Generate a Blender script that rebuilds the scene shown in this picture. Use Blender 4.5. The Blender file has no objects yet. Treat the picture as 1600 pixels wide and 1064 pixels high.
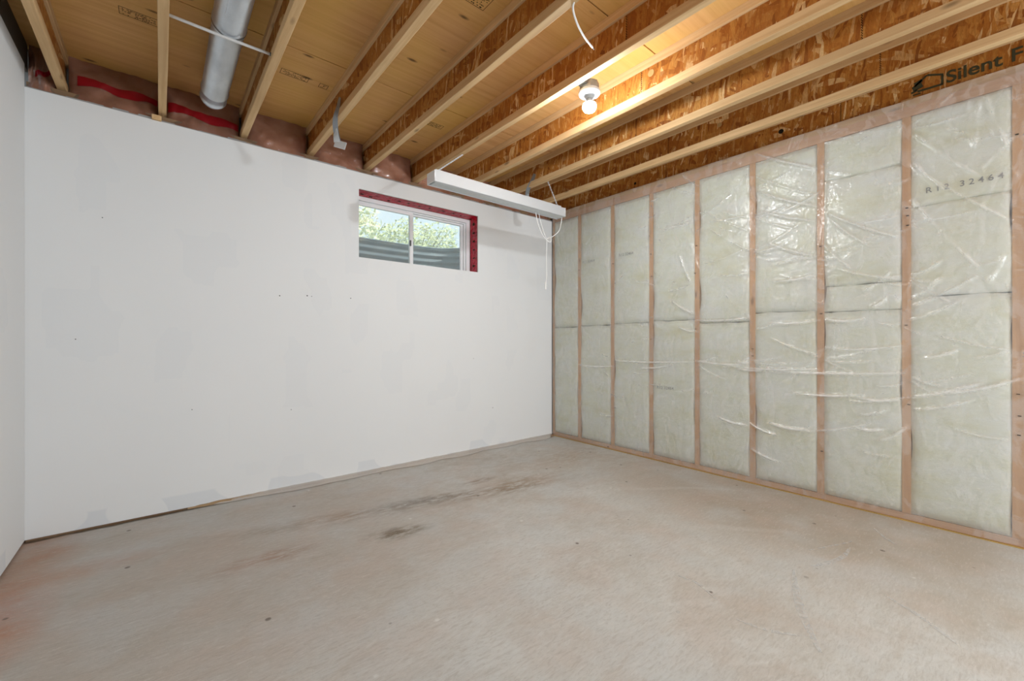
import bpy, bmesh, math, random
from mathutils import Vector, Matrix, noise
R = random.Random(7)
PI = math.pi
S = bpy.context.scene
C = S.collection

# ------------------------------------------------------------------ camera, world, lights, exposure
CX, CY, CZ = -3.33, -3.29, 1.05            # the camera; photo measurements below are taken from here
cam = bpy.data.cameras.new('camera'); camo = bpy.data.objects.new('camera', cam); C.objects.link(camo)
camo.location = (CX, CY, CZ); camo.rotation_euler = (PI/2, 0, -math.atan2(.6414, .7672))
cam.sensor_width = 36; cam.lens = 36*657/1600; cam.clip_start = .02; cam.clip_end = 200
S.camera = camo
S.view_settings.view_transform = 'Standard'; S.view_settings.look = 'None'
S.view_settings.gamma = 1; S.view_settings.use_curve_mapping = False
S.view_settings.exposure = 0.44

w = bpy.data.worlds.new('world'); S.world = w; w.use_nodes = True
bg = w.node_tree.nodes['Background']
bg.inputs['Color'].default_value = (.78, .90, 1.0, 1); bg.inputs['Strength'].default_value = 1.15

def lamp(name, kind, loc, power, color=(1,1,1), target=None, **kw):
    l = bpy.data.lights.new(name, kind); l.energy = power; l.color = color
    for k, v in kw.items(): setattr(l, k, v)
    o = bpy.data.objects.new(name, l); C.objects.link(o); o.location = loc
    if target is not None:
        o.rotation_euler = (Vector(target)-Vector(loc)).to_track_quat('-Z', 'Y').to_euler()
    return o
lamp('sun', 'SUN', (0, -5, 12), 4.0, (1, .95, .86), target=(0.6, 3.0, 0), angle=math.radians(2))
# added soft fill from behind the camera, not a known lamp of the room
lamp('fill_light', 'AREA', (-1.2, -5.3, 1.45), 76, (.86, .94, 1), target=(-3.1, 0, 1.35), size=2.0, size_y=2.2, shape='RECTANGLE')
BULB_RADIANCE = 610

# ------------------------------------------------------------------ helpers
def P(p, s, z): return Vector((p+CX, s+CY, z))     # metres right / ahead of the camera -> world

def mesh(name, bm, m=None, parent=None, smooth=False):
    me = bpy.data.meshes.new(name)
    bm.normal_update(); bm.to_mesh(me); bm.free()
    if smooth:
        for f in me.polygons: f.use_smooth = True
    if m is not None:
        for mm in (m if isinstance(m, (list, tuple)) else [m]): me.materials.append(mm)
    o = bpy.data.objects.new(name, me); C.objects.link(o)
    if parent is not None: o.parent = parent
    return o
def empty(name, loc=(0,0,0)):
    o = bpy.data.objects.new(name, None); C.objects.link(o); o.location = loc; o.empty_display_size = .1
    return o
def tag(o, label, cat, group=None):
    o['label'] = label; o['category'] = cat
    if group: o['group'] = group
    return o
def struct(o): o['kind'] = 'structure'; return o
def box(bm, x0, x1, y0, y1, z0, z1, mi=0):
    v = [bm.verts.new(c) for c in ((x0,y0,z0),(x1,y0,z0),(x1,y1,z0),(x0,y1,z0),(x0,y0,z1),(x1,y0,z1),(x1,y1,z1),(x0,y1,z1))]
    for f in ((0,3,2,1),(4,5,6,7),(0,1,5,4),(1,2,6,5),(2,3,7,6),(3,0,4,7)):
        bm.faces.new([v[i] for i in f]).material_index = mi
    return v
def boxm(*a, **k):
    bm = bmesh.new(); box(bm, *a, **k); return bm
def bevel(bm, w_, seg=1):
    bmesh.ops.bevel(bm, geom=list(bm.edges), offset=w_, segments=seg, affect='EDGES'); return bm
def tube(bm, pts, r, n=8, cap=True):
    pts = [Vector(p) for p in pts]; rings = []; ref = None
    for i, p in enumerate(pts):
        t = (pts[min(i+1, len(pts)-1)] - pts[max(i-1, 0)]).normalized()
        if ref is None: ref = t.orthogonal().normalized()
        ref = (ref - t*ref.dot(t)).normalized()
        b = t.cross(ref); rr = r[i] if isinstance(r, (list, tuple)) else r
        rings.append([bm.verts.new(p + (ref*math.cos(a)+b*math.sin(a))*rr) for a in (2*PI*k/n for k in range(n))])
    for a, b in zip(rings, rings[1:]):
        for k in range(n): bm.faces.new((a[k], a[(k+1) % n], b[(k+1) % n], b[k]))
    if cap:
        bm.faces.new(rings[0][::-1]); bm.faces.new(rings[-1])
    return bm
def smoothpath(pts, n=8):
    pts = [Vector(p) for p in pts]; out = []
    for i in range(len(pts)-1):
        p0, p1, p2, p3 = pts[max(i-1, 0)], pts[i], pts[i+1], pts[min(i+2, len(pts)-1)]
        for k in range(n):
            t = k/n
            out.append(.5*((2*p1)+(p2-p0)*t+(2*p0-5*p1+4*p2-p3)*t*t+(3*p1-p0-3*p2+p3)*t**3))
    return out+[pts[-1]]
def lathe(bm, prof, M=Matrix(), n=24):
    rings = []
    for r, z in prof:
        rings.append([bm.verts.new(M @ Vector((r*math.cos(2*PI*k/n), r*math.sin(2*PI*k/n), z))) for k in range(n)])
    for a, b in zip(rings, rings[1:]):
        for k in range(n): bm.faces.new((a[k], a[(k+1) % n], b[(k+1) % n], b[k]))
    bm.faces.new(rings[0][::-1]); bm.faces.new(rings[-1])
    return bm
def grid(bm, nu, nv, fn, mi=0):
    v = [[bm.verts.new(fn(i/nu, j/nv)) for j in range(nv+1)] for i in range(nu+1)]
    for i in range(nu):
        for j in range(nv):
            bm.faces.new((v[i][j], v[i+1][j], v[i+1][j+1], v[i][j+1])).material_index = mi
    return v
def text_mesh(name, body, size, M, m, parent, bold=0.0, ext=.0006):
    cu = bpy.data.curves.new('t', 'FONT'); cu.body = body; cu.size = size; cu.extrude = ext; cu.offset = bold
    o = bpy.data.objects.new('t', cu); C.objects.link(o)
    dg = bpy.context.evaluated_depsgraph_get()
    me = bpy.data.meshes.new_from_object(o.evaluated_get(dg)); me.name = name
    bpy.data.objects.remove(o); bpy.data.curves.remove(cu)
    me.transform(M); me.materials.clear(); me.materials.append(m)
    r = bpy.data.objects.new(name, me); C.objects.link(r); r.parent = parent
    return r

# ------------------------------------------------------------------ materials
class NT:
    def __init__(s, name, rough=.7, spec=.3, **kw):
        s.m = bpy.data.materials.new(name); s.m.use_nodes = True; s.t = s.m.node_tree
        s.b = s.t.nodes['Principled BSDF']; s.b.inputs['Roughness'].default_value = rough
        s.b.inputs['Specular IOR Level'].default_value = spec
        for k, v in kw.items(): s.b.inputs[k].default_value = v
        s.pos = s.n('ShaderNodeNewGeometry').outputs['Position']
    def n(s, t, **kw):
        x = s.t.nodes.new(t)
        for k, v in kw.items(): setattr(x, k, v)
        return x
    def set(s, inp, v):
        if isinstance(v, bpy.types.NodeSocket): s.t.links.new(v, inp)
        elif isinstance(v, tuple) and len(v) == 3 and inp.type == 'RGBA': inp.default_value = (*v, 1)
        else: inp.default_value = v
    def mapping(s, scale=(1,1,1), rot=(0,0,0), loc=(0,0,0), typ='POINT', src=None):
        x = s.n('ShaderNodeMapping', vector_type=typ); s.set(x.inputs['Vector'], src or s.pos)
        x.inputs['Scale'].default_value = scale; x.inputs['Rotation'].default_value = rot; x.inputs['Location'].default_value = loc
        return x.outputs[0]
    def noise(s, scale, detail=4, vec=None, rough=.55, dist=0, out='Fac'):
        x = s.n('ShaderNodeTexNoise'); s.set(x.inputs['Vector'], vec or s.pos)
        x.inputs['Scale'].default_value = scale; x.inputs['Detail'].default_value = detail
        x.inputs['Roughness'].default_value = rough; x.inputs['Distortion'].default_value = dist
        return x.outputs[out]
    def ramp(s, fac, stops, interp='LINEAR'):
        x = s.n('ShaderNodeValToRGB'); s.set(x.inputs[0], fac); e = x.color_ramp.elements; x.color_ramp.interpolation = interp
        while len(e) < len(stops): e.new(.5)
        for el, (p, c) in zip(e, stops):
            el.position = p; el.color = (c, c, c, 1) if isinstance(c, (int, float)) else (*c, 1)
        return x.outputs[0]
    def mix(s, fac, a, b, mode='MIX'):
        x = s.n('ShaderNodeMix', data_type='RGBA', blend_type=mode)
        s.set(x.inputs[0], fac); s.set(x.inputs[6], a); s.set(x.inputs[7], b)
        return x.outputs[2]
    def math(s, op, a, b=0.0):
        x = s.n('ShaderNodeMath', operation=op); s.set(x.inputs[0], a); s.set(x.inputs[1], b); return x.outputs[0]
    def col(s, c): s.set(s.b.inputs['Base Color'], c); return s
    def bump(s, h, strength=.3, dist=.01):
        x = s.n('ShaderNodeBump'); s.set(x.inputs['Height'], h); x.inputs['Strength'].default_value = strength
        x.inputs['Distance'].default_value = dist; s.t.links.new(x.outputs[0], s.b.inputs['Normal']); return s
    def blob(s, x, y, rx, ry, rot=0, z=None):
        """1 at a mark's middle falling to 0 at its rim, on the floor"""
        m = s.mapping((rx, ry, 1e4), (0, 0, rot), (x, y, 0), 'TEXTURE')
        g = s.n('ShaderNodeTexGradient', gradient_type='SPHERICAL'); s.t.links.new(m, g.inputs[0]); return g.outputs['Fac']
def plain(name, c, rough=.5, spec=.4, **kw):
    k = NT(name, rough, spec, **kw); k.col(c); return k.m

def wood(name, c1, c2, axis, knot=True, sc=1.0, rough=.7, dark=None):
    k = NT(name, rough, .25)
    st = [38*sc, 38*sc, 38*sc]; st[axis] = 1.6*sc
    g = k.noise(1.0, 5, k.mapping(tuple(st)), .65, .6)
    c = k.ramp(g, [(.25, c1), (.5, tuple((a+b)/2 for a, b in zip(c1, c2))), (.72, c2)])
    big = k.noise(1.4*sc, 3)
    c = k.mix(k.ramp(big, [(.35, 0.), (.7, .5)]), c, dark or tuple(a*.72 for a in c1))
    if knot:
        ks = [9*sc, 9*sc, 9*sc]; ks[axis] = 3.2*sc
        v = k.n('ShaderNodeTexVoronoi'); k.set(v.inputs['Vector'], k.mapping(tuple(ks))); v.inputs['Scale'].default_value = 1
        c = k.mix(k.ramp(v.outputs['Distance'], [(.04, .75), (.13, 0.)]), c, tuple(a*.35 for a in c1))
    k.col(c).bump(g, .15, .002)
    return k.m
def osb(name, cols, scale=1.0):
    k = NT(name, .62, .3)
    c = None
    d = k.noise(7, 3, out='Color')
    for i, (rot, sy, sz_) in enumerate(((.15, 42, 9), (.8, 34, 9), (-.55, 46, 8), (1.25, 36, 10), (-.1, 75, 9))):
        src = k.mix(.035, k.pos, d, 'ADD')
        v = k.n('ShaderNodeTexVoronoi'); k.set(v.inputs['Vector'], k.mapping((3, sy*scale, sz_*scale), (0, 0, 0), (i*3.1, i*1.7, 0), src=k.mapping((1,1,1), (rot, 0, 0), src=src)))
        v.inputs['Scale'].default_value = 1.0
        sep = k.n('ShaderNodeSeparateColor'); k.t.links.new(v.outputs['Color'], sep.inputs[0])
        ci = k.ramp(sep.outputs[0], [(0, cols[0]), (.12, cols[1]), (.5, cols[2]), (.85, cols[3]), (1, cols[4])])
        if c is None: c = ci
        else: c = k.mix(k.ramp(sep.outputs[1], [(.5, 0.), (.62, .9)]), c, ci)
    fine = k.noise(1, 6, k.mapping((20, 190, 45), (.2, 0, 0)), .75)
    c = k.mix(k.ramp(fine, [(.35, .5), (.6, 0.)]), c, tuple(a*.45 for a in cols[1]))
    c = k.mix(k.ramp(k.noise(2.2, 3), [(.4, 0.), (.7, .45)]), c, tuple(a*.7 for a in cols[1]))
    k.col(c).bump(fine, .25, .003)
    return k.m

M = {}
# drywall: white with faint dabs of filler
k = NT('drywall_paint', .85, .15)
c = k.mix(k.ramp(k.noise(1.1, 3), [(.35, 0.), (.7, .5)]), (.80, .80, .80), (.765, .77, .775))
v = k.n('ShaderNodeTexVoronoi', distance='CHEBYCHEV'); k.set(v.inputs['Vector'], k.mapping((7, 7, 4))); v.inputs['Scale'].default_value = 1
sep = k.n('ShaderNodeSeparateColor'); k.t.links.new(v.outputs['Color'], sep.inputs[0])
c = k.mix(k.ramp(sep.outputs[0], [(.86, 0.), (.9, .35)]), c, (.745, .755, .77))
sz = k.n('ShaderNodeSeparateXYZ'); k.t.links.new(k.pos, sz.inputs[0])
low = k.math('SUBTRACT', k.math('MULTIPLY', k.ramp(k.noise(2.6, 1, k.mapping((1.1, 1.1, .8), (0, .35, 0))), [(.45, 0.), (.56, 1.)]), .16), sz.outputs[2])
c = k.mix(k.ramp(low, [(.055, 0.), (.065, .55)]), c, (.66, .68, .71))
k.col(c).bump(k.noise(90, 3), .06, .002); M['drywall'] = k.m
M['paper'] = plain('drywall_edge', (.33, .32, .31), .9)

# floor
k = NT('concrete', .55, .35)
n1 = k.noise(1.3, 6, rough=.62, dist=.6); n2 = k.noise(5, 6, k.mapping((1, 1.7, 1), (0, 0, .5)), .65, 1.4)
c = k.ramp(n1, [(.25, (.40, .35, .295)), (.42, (.50, .46, .41)), (.58, (.56, .545, .52)), (.75, (.62, .62, .61))])
c = k.mix(k.ramp(n2, [(.35, 0.), (.7, .7)]), c, (.67, .665, .65))
n3 = k.noise(2.2, 5, k.mapping((1, 3.0, 1), (0, 0, -.75), (4, 2, 0)), .7, 1.0)
c = k.mix(k.ramp(n3, [(.5, 0.), (.72, .5)]), c, (.44, .37, .30))
# paler middle of the slab and browner edges near the drywall
c = k.mix(k.math('MULTIPLY', k.ramp(k.blob(-1.3, -2.0, 1.9, 1.5), [(0, 0.), (.6, .6)]), n1), c, (.68, .675, .655))
c = k.mix(k.math('MULTIPLY', k.ramp(k.blob(-3.1, -.9, 1.5, 1.2, .2), [(0, 0.), (.6, .75)]), n2), c, (.40, .31, .235))
dirt = k.noise(9, 5, k.mapping((1, 3, 1), (0, 0, .24)), .7)
dm = k.ramp(dirt, [(.38, 0.), (.58, 1.)])
for (x, y, rx, ry, rot, st, cc) in (
    (-1.95, -.86, 1.45, .13, -.235, 1.0, (.27, .185, .11)), (-2.05, -.80, .36, .09, -.235, 1.0, (.13, .085, .04)),
    (-2.33, -1.13, .22, .10, -.2, 1.0, (.17, .13, .08)), (-1.5, -.72, .18, .06, 0, .9, (.2, .14, .09)),
    (-2.95, -.98, .3, .10, 0, .8, (.34, .2, .13)), (-1.2, -.95, .5, .13, -.2, .8, (.36, .27, .19)),
    (-3.84, -.85, .22, .55, 0, 1.2, (.50, .16, .045)), (-3.80, -.15, .22, .45, 0, .9, (.45, .20, .09)),
    (-3.60, -.55, .35, .12, 0, .7, (.47, .26, .16)), (-.5, -.7, .5, .3, .3, .6, (.40, .30, .2))):
    f = k.math('MULTIPLY', k.ramp(k.blob(x, y, rx, ry, rot), [(0, 0.), (.7, st if st < 1 else 1.)]), dm if cc[0] < .44 else k.math('ADD', n2, .25))
    c = k.mix(f, c, cc)
c = k.mix(k.math('MULTIPLY', k.ramp(k.blob(-.35, -2.5, .9, 1.6), [(0, 0.), (.6, .8)]), k.math('ADD', n2, .6)), c, (.42, .35, .285))
# old pale trowel swirls
w_ = k.n('ShaderNodeTexWave', wave_type='RINGS', rings_direction='Z'); k.set(w_.inputs['Vector'], k.mapping((1, 1, 0), (0,0,0), (2.6, 4.2, 0)))
w_.inputs['Scale'].default_value = .55; w_.inputs['Distortion'].default_value = 3.5; w_.inputs['Detail'].default_value = 3
c = k.mix(k.math('MULTIPLY', k.ramp(w_.outputs['Fac'], [(.97, 0.), (1, .35)]), k.math('MULTIPLY', n2, k.ramp(k.blob(-1.0, -1.9, 1.2, .9), [(0, 0.), (.5, 1.)]))), c, (.74, .73, .72))
c = k.mix(k.ramp(k.noise(3.3, 3, k.mapping((1, 1, 1), (0, 0, 0), (9, 3, 0)), .5), [(.45, 0.), (.65, .35)]), c, (.56, .44, .37))
c = k.mix(k.ramp(k.noise(2.7, 3, k.mapping((1, 1, 1), (0, 0, 0), (3, 8, 0)), .5), [(.48, 0.), (.66, .4)]), c, (.58, .60, .61))
sp = k.n('ShaderNodeTexVoronoi'); k.set(sp.inputs['Vector'], k.pos); sp.inputs['Scale'].default_value = 9
s2 = k.n('ShaderNodeSeparateColor'); k.t.links.new(sp.outputs['Color'], s2.inputs[0])
c = k.mix(k.math('MULTIPLY', k.ramp(sp.outputs['Distance'], [(.07, 1.), (.11, 0.)]), k.ramp(s2.outputs[0], [(.8, 0.), (.82, .8)])), c, (.12, .09, .07))
c = k.mix(k.math('MULTIPLY', k.ramp(sp.outputs['Distance'], [(.06, 1.), (.12, 0.)]), k.ramp(s2.outputs[1], [(.86, 0.), (.88, .6)])), c, (.8, .8, .78))
n4 = k.noise(30, 6, k.mapping((.8, 3.4, 1), (0, 0, .55)), .75, .8)
c = k.mix(k.ramp(n4, [(.38, .4), (.5, 0.)]), c, (.40, .36, .32)); c = k.mix(k.ramp(n4, [(.55, 0.), (.7, .45)]), c, (.74, .73, .71))
c = k.mix(1.0, c, (.92, .92, .905), 'MULTIPLY')
k.col(c).bump(k.noise(14, 6, rough=.7), .3, .008)
M['floor'] = k.m

M['flange'] = wood('pine_flange', (.56, .34, .155), (.78, .55, .30), 1)
M['stud'] = wood('stud_wood', (.66, .36, .17), (.82, .52, .28), 2)
M['plate'] = wood('plate_wood', (.62, .35, .19), (.78, .50, .31), 1)
M['plate_shaded'] = wood('plate_wood_shaded', (.22, .13, .07), (.34, .21, .12), 0)  # plate wood painted dark so the strip over the drywall reads as shade
M['osb'] = osb('osb_web', [(.20, .055, .006), (.33, .10, .010), (.46, .175, .026), (.55, .255, .055), (.84, .58, .28)])
# plywood
k = NT('plywood', .7, .25)
g = k.noise(1, 6, k.mapping((1.1, 34, 10)), .6, .5)
c = k.ramp(g, [(.25, (.54, .28, .10)), (.5, (.64, .35, .14)), (.8, (.72, .42, .19))])
c = k.mix(k.ramp(k.noise(1.7, 2), [(.35, 0.), (.65, .6)]), c, (.72, .44, .10))
v = k.n('ShaderNodeTexVoronoi'); k.set(v.inputs['Vector'], k.mapping((3.2, 9, 5))); v.inputs['Scale'].default_value = 1
c = k.mix(k.ramp(v.outputs['Distance'], [(.05, .85), (.12, 0.)]), c, (.10, .045, .015))
k.col(c).bump(g, .12, .002); M['ply'] = k.m
M['ply_edge'] = plain('plywood_edge', (.16, .08, .03), .9)
M['ink'] = plain('print_ink', (.05, .035, .02), .8, .1)
M['ink_green'] = plain('print_ink_green', (.055, .05, .025), .8, .1)
M['ink_faint'] = plain('print_ink_faint', (.36, .37, .35), .9, .1)
# insulation
k = NT('glass_wool', .95, .05)
a = k.noise(3, 5, k.mapping((1, 1, 2.2)), .65)
c = k.ramp(a, [(.28, (.76, .75, .55)), (.45, (.84, .855, .73)), (.7, (.89, .91, .87))])
k.col(c).bump(k.noise(22, 6, rough=.7), .5, .01); M['wool'] = k.m
k = NT('glass_wool_pink_shaded', .9, .1)
a = k.noise(5, 4)
k.col(k.ramp(a, [(.3, (.26, .085, .035)), (.5, (.42, .16, .085)), (.75, (.58, .30, .20))])).bump(k.noise(8, 4), .4, .02); M['wool_pink'] = k.m  # pink wool browned, the shadow of the bay ends put into its colour
# clear poly sheet: a thin film, partly seen through, partly sheen
def poly(name, tint, milky, rough=.2, coat=.35, bump=.3, blot=0.):
    k = NT(name, rough, .7); k.col(tint)
    k.bump(k.mix(.45, k.noise(13, 4, k.mapping((1, 1, 2.6)), .6, 1.6), k.noise(48, 3)), bump, .010)
    tr = k.n('ShaderNodeBsdfTransparent')
    gl = k.n('ShaderNodeBsdfGlossy'); gl.inputs['Roughness'].default_value = rough
    k.t.links.new(k.b.inputs['Normal'].links[0].from_socket, gl.inputs['Normal'])
    a1 = k.n('ShaderNodeMixShader')
    k.set(a1.inputs[0], k.math('ADD', k.math('MULTIPLY', k.ramp(k.noise(6, 4, k.mapping((1, 1.6, .8)), .6, 1.5), [(.48, 0.), (.56, 1.)]), blot), milky))
    if blot:
        at = k.n('ShaderNodeAttribute', attribute_name='fold_highlight')  # painted fold highlights, added to the milkiness
        k.set(a1.inputs[0], k.math('ADD', a1.inputs[0].links[0].from_socket, k.math('MULTIPLY', at.outputs['Fac'], .5)))
    k.t.links.new(tr.outputs[0], a1.inputs[1]); k.t.links.new(k.b.outputs[0], a1.inputs[2])
    fr = k.n('ShaderNodeFresnel'); fr.inputs['IOR'].default_value = 1.40+coat
    k.t.links.new(k.b.inputs['Normal'].links[0].from_socket, fr.inputs['Normal'])
    mx = k.n('ShaderNodeMixShader'); k.t.links.new(k.math('MINIMUM', fr.outputs[0], .5), mx.inputs[0]); k.t.links.new(a1.outputs[0], mx.inputs[1]); k.t.links.new(gl.outputs[0], mx.inputs[2])
    k.t.links.new(mx.outputs[0], k.t.nodes['Material Output'].inputs[0])
    return k.m
M['poly'] = poly('poly_film', (.92, .91, .90), .13, .17, .16, .45, .12)
M['poly_shaded'] = poly('poly_film_rim_shaded', (.62, .50, .45), .12, .16, .5, .6)  # clear film again, tinted darker to paint in the bay shadow
M['poly_floor'] = poly('poly_film_scrap', (.46, .31, .17), .8)
k = NT('galvanised_steel', .38, .5, Metallic=.85)
k.col(k.ramp(k.noise(9, 4, k.mapping((1, .4, 1))), [(.3, (.50, .54, .58)), (.7, (.72, .77, .82))])); M['galv'] = k.m
k = NT('well_steel', .45, .5, Metallic=.4)
k.col(k.ramp(k.noise(5, 4), [(.3, (.10, .13, .15)), (.7, (.17, .20, .23))])); M['well'] = k.m
M['strap'] = plain('strap_steel', (.30, .32, .34), .4, .5, Metallic=.8)
M['strap_tape'] = plain('silver_tape', (.55, .58, .60), .35, .5, Metallic=.4)
M['white'] = plain('white_enamel', (.52, .525, .53), .35, .5)
M['lens'] = plain('lens_white', (.62, .65, .65), .3, .5)
M['vinyl'] = plain('white_vinyl', (.84, .84, .85), .4, .4)
M['plastic'] = plain('white_plastic', (.85, .84, .82), .5, .3)
M['pvc'] = plain('grey_white_pipe', (.66, .65, .64), .45, .4)
M['dark'] = plain('dark_hole', (.02, .015, .01), .9, .05)
M['darkgrey'] = plain('dark_metal', (.09, .09, .09), .5)
M['tan'] = plain('knockout_plug', (.42, .26, .10), .8)
k = NT('red_tape', .28, .5)
k.col(k.ramp(k.noise(24, 3), [(.35, (.36, .002, .014)), (.6, (.62, .004, .03))])).bump(k.noise(30, 3), 1., .02); M['red'] = k.m
M['red_shaded'] = plain('red_tape_rim_shaded', (.30, .004, .010), .4)  # same red tape, with the shade of the bays in its colour
k = NT('cast_concrete', .9, .1); k.col(k.ramp(k.noise(5, 5), [(.3, (.30, .29, .28)), (.7, (.42, .41, .39))])); M['found'] = k.m
g_ = bpy.data.materials.new('window_glass'); g_.use_nodes = True; t = g_.node_tree
gl = t.nodes.new('ShaderNodeBsdfGlossy'); gl.inputs['Roughness'].default_value = .03
tr = t.nodes.new('ShaderNodeBsdfTransparent'); tr.inputs[0].default_value = (.93, .97, .97, 1)
dz_ = t.nodes.new('ShaderNodeBsdfTranslucent'); dz_.inputs[0].default_value = (.93, .96, .92, 1)
m0 = t.nodes.new('ShaderNodeMixShader'); m0.inputs[0].default_value = .22
t.links.new(tr.outputs[0], m0.inputs[1]); t.links.new(dz_.outputs[0], m0.inputs[2])
mx = t.nodes.new('ShaderNodeMixShader'); mx.inputs[0].default_value = .06
t.links.new(m0.outputs[0], mx.inputs[1]); t.links.new(gl.outputs[0], mx.inputs[2]); t.links.new(mx.outputs[0], t.nodes['Material Output'].inputs[0])
M['glass'] = g_
k = NT('leaf', .6, .2); k.col(k.ramp(k.noise(6, 2), [(.3, (.48, .54, .28)), (.7, (.78, .78, .52))])); M['leaf'] = k.m
M['leaf_pale'] = plain('leaf_pale', (.80, .82, .58), .7, .2)
k = NT('soil_grass', .9, .1); k.col(k.ramp(k.noise(4, 4), [(.3, (.25, .3, .12)), (.7, (.5, .5, .3))])); M['lawn'] = k.m
k = NT('bulb_glow'); k.b.inputs['Emission Color'].default_value = (.90, .96, 1, 1); k.b.inputs['Emission Strength'].default_value = BULB_RADIANCE
M['bulb'] = k.m

# ------------------------------------------------------------------ dimensions
LX, RX = -3.87, 0.0            # left drywall face, vapour barrier face
YB, YF = 0.0, -6.2             # back drywall face, far end behind the photographer
ZJ = 2.411; ZC = 2.626         # underside of joists, underside of subfloor
ZD = 2.366                     # top of the back drywall
OX0, OX1, OZ0, OZ1 = -2.14, -1.002, 1.702, 2.238      # opening cut in the drywall

# ------------------------------------------------------------------ floor
fl = struct(mesh('floor', boxm(LX-.2, RX+.2, YF-.1, YB+.2, -.12, 0), M['floor']))

def floorpt(px, py):
    d = CZ*657/(py-532); u = (px-800)/657*d
    return Vector((.6414*d+.7672*u+CX, .7672*d-.6414*u+CY , .0012))
k = NT('pale_scuff', .8, .1); k.col((.70, .69, .67))
k.set(k.b.inputs['Alpha'], k.math('MULTIPLY', k.ramp(k.noise(30, 4, rough=.7), [(.3, 0.), (.6, 1.)]), .5)); M['scuff'] = k.m
for pts, wd in ((((1328,856), (1318,869), (1296,879), (1264,886)), .012), (((1332,846), (1300,853), (1262,860)), .006), (((1240,890), (1245,930), (1258,970), (1282,1020)), .016), (((1365,825), (1385,842), (1402,852)), .007),
    (((1150,968), (1200,985), (1262,995)), .008), (((1382,930), (1440,965), (1500,1010)), .010), (((1060,900), (1090,912), (1120,938)), .007)):
    pp_ = smoothpath([floorpt(*q) for q in pts], 6); bm = bmesh.new(); rows = []
    for i, q in enumerate(pp_):
        t_ = (pp_[min(i+1, len(pp_)-1)]-pp_[max(i-1, 0)]).normalized(); n_ = Vector((-t_.y, t_.x, 0))*wd*(.3+.7*math.sin(PI*i/(len(pp_)-1)))
        rows.append((bm.verts.new(q-n_), bm.verts.new(q+n_)))
    for a, b in zip(rows, rows[1:]): bm.faces.new((a[0], a[1], b[1], b[0]))
    bm.normal_update()
    for f in bm.faces:
        if f.normal.z < 0: f.normal_flip()
    mesh('scuff_mark', bm, M['scuff'], fl)

# ------------------------------------------------------------------ back wall
wb = struct(empty('wall_back'))
def sheet(bm, xs, zs, hole, y0, y1):
    for i in range(len(xs)-1):
        for j in range(len(zs)-1):
            if (i, j) != hole: box(bm, xs[i], xs[i+1], y0, y1, zs[j], zs[j+1])
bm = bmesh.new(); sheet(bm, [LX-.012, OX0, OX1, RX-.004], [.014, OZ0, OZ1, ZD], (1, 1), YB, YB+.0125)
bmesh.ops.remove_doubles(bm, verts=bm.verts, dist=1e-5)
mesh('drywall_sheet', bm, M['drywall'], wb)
# torn paper and screws along the top edge
bm = bmesh.new(); x = LX
while x < RX-.01:
    d = R.uniform(.03, .12); h = R.uniform(.002, .012)
    box(bm, x, min(x+d, RX-.006), YB-.0008, YB+.0125, ZD-.001, ZD+h); x += d
mesh('torn_paper_edge', bm, M['paper'], wb)['kind'] = 'stuff'
bm = bmesh.new(); sheet(bm, [LX-.2, -2.26, -.98, RX+.2], [0, 1.62, 2.26, ZC], (1, 1), .165, .30)
mesh('foundation', bm, M['found'], wb)
mesh('bottom_plate', boxm(LX, RX, .014, .10, 0, .038), M['plate_shaded'], wb)
bm = bmesh.new()
for a_, b_ in ((LX, -2.3), (-.94, RX)): box(bm, a_, b_, .034, .10, 2.335, ZJ-.001)
box(bm, -2.3, -.94, .034, .10, 2.335, ZJ-.001)
mesh('top_plate', bm, M['plate_shaded'], wb)
for x in (LX+.02, -3.4, -2.98, -2.56, -2.26, -.98, -.5, -.03):
    mesh('stud', boxm(x-.02, x+.02, .015, .10, .039, 2.334), M['stud'], wb)
# rough opening faces wrapped in red sheathing tape
bm = bmesh.new()
grid(bm, 40, 6, lambda u, v: (-2.28+(OX1+2.28)*u, .013+.117*v, OZ1-.002-.008*v+.0025*noise.noise((u*40, v*4, 0))))
o = mesh('tape_head', bm, M['red'], wb, True); o['label'] = 'crumpled red sheathing tape lining the head of the opening'
bm = bmesh.new()
grid(bm, 6, 26, lambda u, v: (OX1-.001-.003*noise.noise((u*5, v*16, 3)), .013+.117*u, OZ0-.03+(OZ1-OZ0+.03)*v))
o = mesh('tape_jamb', bm, M['red'], wb, True); o['label'] = 'crumpled red sheathing tape lining the right jamb'
bm = bmesh.new()
for i in range(11):
    x = -2.1+i*.105+R.uniform(-.03, .03); y = R.uniform(.03, .09)
    box(bm, x, x+R.uniform(.012, .03), y, y+.022, OZ1-.0125, OZ1-.0115)
for i in range(6):
    z = 1.76+i*.08; box(bm, OX1-.0055, OX1-.0045, .05, .08, z, z+R.uniform(.01, .03))
mesh('tape_print', bm, M['ink'], wb)
for b_ in ((-2.26, OX1+.02, .016, .128, OZ1+.004, OZ1+.05), (OX1+.003, OX1+.045, .016, .128, 1.6, OZ1+.003), (-2.29, -2.255, .016, .128, 1.6, OZ1+.003), (-2.25, OX1, .016, .128, 1.6, 1.645)):
    mesh('opening_frame', boxm(*b_), M['stud'], wb)
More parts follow.
